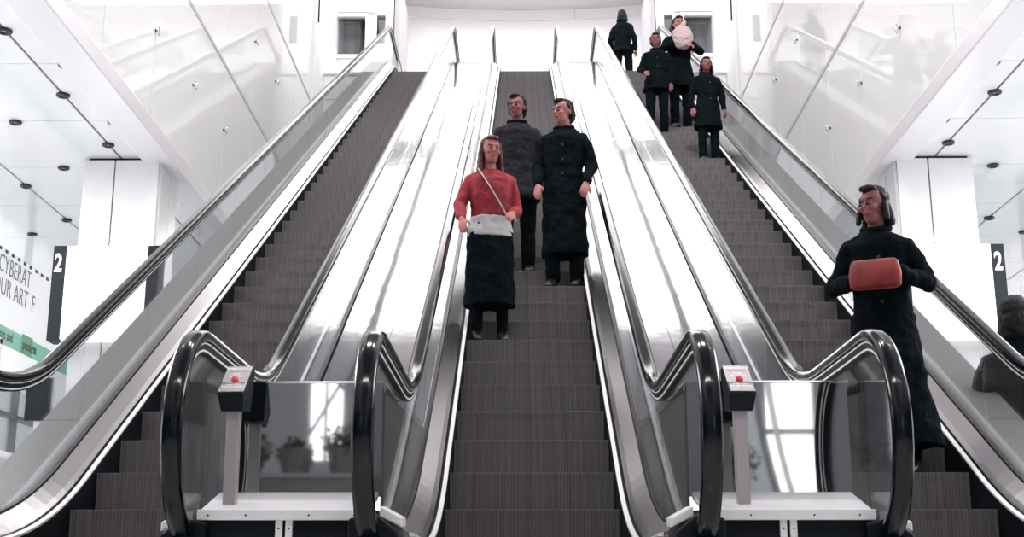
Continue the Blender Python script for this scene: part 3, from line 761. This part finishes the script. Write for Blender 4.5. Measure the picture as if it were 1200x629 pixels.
    if up == 'coat':
        hem = outfit.get('hem', .55); fl = outfit.get('flare', 1.)
        g = MB(); g.loft(sec([(hem,0,0,.215*fl,.175*fl),(hem+.05,0,0,.212*fl,.173*fl),((hem+hip)/2,0,0,.195*(.5+.5*fl),.155*(.5+.5*fl)),(hip,0,0,.182,.135),(1.06,0,0,.160,.120),(1.22,0,0,.170,.126),(1.34,0,0,.178,.120),(1.395,0,.005,.150,.092),(1.445,0,.012,.080,.072)]), 28)
        sleeves(g); remesh(obj('coat', g, M[outfit.get('top_mat','coat_black')], e), max(vox,.009), .04, .11)
        g = MB()
        for t in range(14):
            a, a2 = 2*PI*t/14, 2*PI*(t+1)/14
            g.cap(shift((math.sin(a)*.078, .012-math.cos(a)*.072, 1.455+.02*math.cos(a)*-1)), shift((math.sin(a2)*.078, .012-math.cos(a2)*.072, 1.455-.02*math.cos(a2))), .022,.022, 8)
        remesh(obj('collar', g, M[outfit.get('collar','coat_black')], e), .009, .01, .05)
        for z in (1.25,1.12,.99): obj('button', MB().lathe([(.011,0),(.011,.004),(.004,.006)],12,(.02,-.135-lean*(z-hip)-.008,z),'y'), M['leather'], e)
    elif up == 'knit':
        g = MB(); g.loft(sec([(1.00,0,0,.160,.112),(1.08,0,0,.152,.108),(1.20,0,-.006,.166,.122),(1.33,0,-.004,.184,.118),(1.395,0,.004,.16,.088),(1.425,0,.012,.078,.060)]), 24)
        sleeves(g, .058, .042, .05); remesh(obj('knit_top', g, M[outfit.get('top_mat','top_red')], e), max(vox,.008), .025, .07)
        g = MB(); g.loft(sec([(.86,0,0,.185,.132),(.92,0,0,.184,.130),(1.0,0,0,.166,.118),(1.03,0,0,.160,.114)]), 24)
        remesh(obj('waistband', g, M['cloth_pale'], e), .009, .015, .06)
        g = MB(); N = 20     # crossbody strap following the chest
        pts = []
        for t in range(N+1):
            u = t/N; x = -.11+.25*u; z = 1.41-.42*u; pts.append(shift((x, -.137*math.sqrt(max(.1,1-(x/.20)**2))-.006+.02*(1-u), z)))
        g.tube(pts, .009, 8, .6); obj('bag_strap', g, M['cloth_pale'], e)
    sc_ = outfit.get('scarf')
    if sc_:
        g = MB()
        for t in range(12):
            a, a2 = 2*PI*t/12, 2*PI*(t+1)/12
            g.cap(shift((math.sin(a)*.09,.0-math.cos(a)*.095,1.45)), shift((math.sin(a2)*.09,.0-math.cos(a2)*.095,1.45)), .032,.032,8)
        g.cap(shift((-.03,-.12,1.42)), shift((-.05,-.165,1.12)), .04,.05); g.cap(shift((.03,-.12,1.42)), shift((.07,-.16,1.18)), .035,.045)
        remesh(obj('scarf', g, M[sc_], e), .009, .03, .06)
    return e

def zs(y): # tread level under a person standing on the steps at world y
    kk = math.floor((y-5.5)/.4+1e-6); return fS(5.5+.4*kk)
def step_y(i): return 5.5+.4*i
armsdown = dict(L=((-.235,.03,1.10),(-.245,-.05,.86)), R=((.235,.03,1.10),(.245,-.05,.86)))
# middle escalator
yy = step_y(10)+.2
person('woman in a red top with pale waistband on the middle escalator by the left rail', (-.30,yy,zs(yy)), 1.64, math.radians(8),
       dict(legs='skirt', legs_mat='coat_black', top='knit', hair='hair_red', hair_len=.24),
       dict(L=((-.245,-.02,1.12),(-.245,-.20,.95)), R=((.215,.02,1.10),(.16,-.17,1.02))), head_turn=math.radians(12), stride=.02)
yy = step_y(14)+.2
person('person in black with a charcoal jacket, standing just behind the woman in red', (-.10,yy,zs(yy)), 1.70, 0,
       dict(legs='trousers', top='coat', hem=.70, top_mat='coat_grey', hair='hair', skin='skin_d'), armsdown, head_turn=math.radians(-20), stride=.02)
yy = step_y(13)+.18
person('person in a long black coat at the right side of the middle escalator', (.31,yy,zs(yy)), 1.72, math.radians(-14),
       dict(legs='trousers', top='coat', hem=.30, flare=.95, hair='hair'), dict(L=((-.22,.0,1.10),(-.20,-.14,.90)), R=((.235,.03,1.10),(.22,-.12,.90))), head_turn=math.radians(-30), stride=.02)
# upper landing
person('small dark figure standing on the upper landing at the head of the right escalator', (1.95,24.3,UP), 1.72, math.radians(160),
       dict(legs='trousers', top='coat', hem=.80, hair='hair', hair_len=.12), armsdown, stride=.12, vox=.012)
# right escalator
yy = step_y(30)+.2
bx_ = 2.22
person('person in black near the top of the right escalator, clutching a pale bundle', (bx_,yy,zs(yy)), 1.76, math.radians(10),
       dict(legs='trousers', top='coat', hem=.62, flare=1.1, hair='hair'),
       dict(L=((-.27,-.10,1.17),(-.10,-.27,1.23)), R=((.27,-.10,1.17),(.12,-.27,1.16))), stride=.05, vox=.010)
g = MB(); g.ell((0,0,0),.15,.10,.185,20,14); g.cap((-.03,0,.14),(.03,-.02,.22),.05,.03)
bd = obj('cloth_bundle', g, M['bag_pale'], None, (bx_+.02,yy-.275,zs(yy)+1.33)); remesh(bd, .01, .03, .06)
tag(bd, 'pale pink cloth bundle held against the chest of the person near the top', 'bundle')
yy = step_y(29)+.2
person('dark figure with a hand on the inner rail near the top of the right escalator', (1.84,yy,zs(yy)), 1.55, math.radians(-6),
       dict(legs='trousers', top='coat', hem=.75, hair='hair', skin='skin_d'), dict(L=((-.24,-.02,1.12),(-.18,-.20,1.0)), R=((.225,.03,1.10),(.22,-.05,.86))), stride=.04, vox=.011)
yy = step_y(25)+.2
person('shorter figure in black by the outer rail on the upper half of the right escalator', (2.30,yy,zs(yy)), 1.42, math.radians(5),
       dict(legs='trousers', top='coat', hem=.55, hair='hair', hair_len=.15, skin='skin_d'), armsdown, stride=.03, vox=.010)
yy = step_y(5)+.2
person('large figure in a wide black coat clutching a red bag low on the right escalator', (2.10,yy,zs(yy)), 1.72, math.radians(-22),
       dict(legs='trousers', top='coat', hem=.16, flare=1.35, hair='hair', hair_len=.10, skin='skin_d'),
       dict(L=((-.265,-.02,1.12),(-.13,-.22,1.10)), R=((.265,.02,1.12),(.12,-.22,1.14))), head_turn=math.radians(-25), stride=.05, lean=.10)
rr = math.radians(-22)
g = MB(); g.loft([(-.085,0,0,.13,.035),(-.07,0,0,.145,.045),(.0,0,0,.15,.05),(.07,0,0,.135,.035),(.085,0,0,.12,.02)],24,3.)
hb = obj('handbag', g, M['bag_red'], None, (2.10-math.sin(-rr)*.30*1.0, yy-.30, zs(yy)+1.13), smooth=True); hb.rotation_euler = (0,0,rr)
tag(hb, 'dark red soft bag held in both hands by the large figure on the right escalator', 'bag')
person('tall dark figure in a long coat standing outside the right escalator at the frame edge', (3.12,8.3,FL), 1.95, math.radians(165),
       dict(legs='trousers', top='coat', hem=.30, flare=.95, hair='hair', hair_len=.22, skin='skin_d'), armsdown, stride=.06)

# ------------------------------------------------------------ light
w = bpy.data.worlds.new('world'); bpy.context.scene.world = w; w.use_nodes = True
w.node_tree.nodes['Background'].inputs[0].default_value = (.97,.985,1,1); w.node_tree.nodes['Background'].inputs[1].default_value = 3.6
def area(name, loc, rot, sx, sy, e, label):
    l = bpy.data.lights.new(name, 'AREA'); l.shape = 'RECTANGLE'; l.size = sx; l.size_y = sy; l.energy = e; l.color = (1,.985,.985)
    o = bpy.data.objects.new(name, l); C.objects.link(o); o.location = loc; o.rotation_euler = rot; return o
area('landing_fill', (0,25.9,13.0), (0,0,0), 4.4, 2.4, 160, '')  # unseen fill added to whiten the curved back wall
for sx in (-1,1):
    area('concourse_fill', (sx*7.0,9.0,4.55), (0,0,0), 3.5, 6, 800, '')  # unseen fill added to brighten the columns and concourse ceiling
    area('hall_fill', (sx*2.6,-3.5,12.9), (0,0,0), 1.0, .5, 170, '')  # unseen fills behind the camera, added for brighter sills and newel highlights
    area('hall_fill', (sx*.9,-3.5,12.9), (0,0,0), 1.0, .5, 170, '')
    area('hall_fill', (sx*1.7,9.0,12.9), (math.radians(38),0,0), 1.6, .8, 480, '')  # tilted unseen fill added to brighten the upper risers

# ------------------------------------------------------------ camera
cam = bpy.data.cameras.new('camera'); cam.sensor_width = 36; cam.lens = 1541/1200*36; cam.clip_start = .05
co = bpy.data.objects.new('camera', cam); C.objects.link(co); co.location = (-.05,0,0)
co.rotation_euler = (math.radians(90+14.2), 0, math.radians(.48))
S = bpy.context.scene; S.camera = co
S.view_settings.view_transform = 'Standard'; S.view_settings.look = 'None'; S.view_settings.gamma = 1; S.view_settings.use_curve_mapping = False
S.view_settings.exposure = 0.0
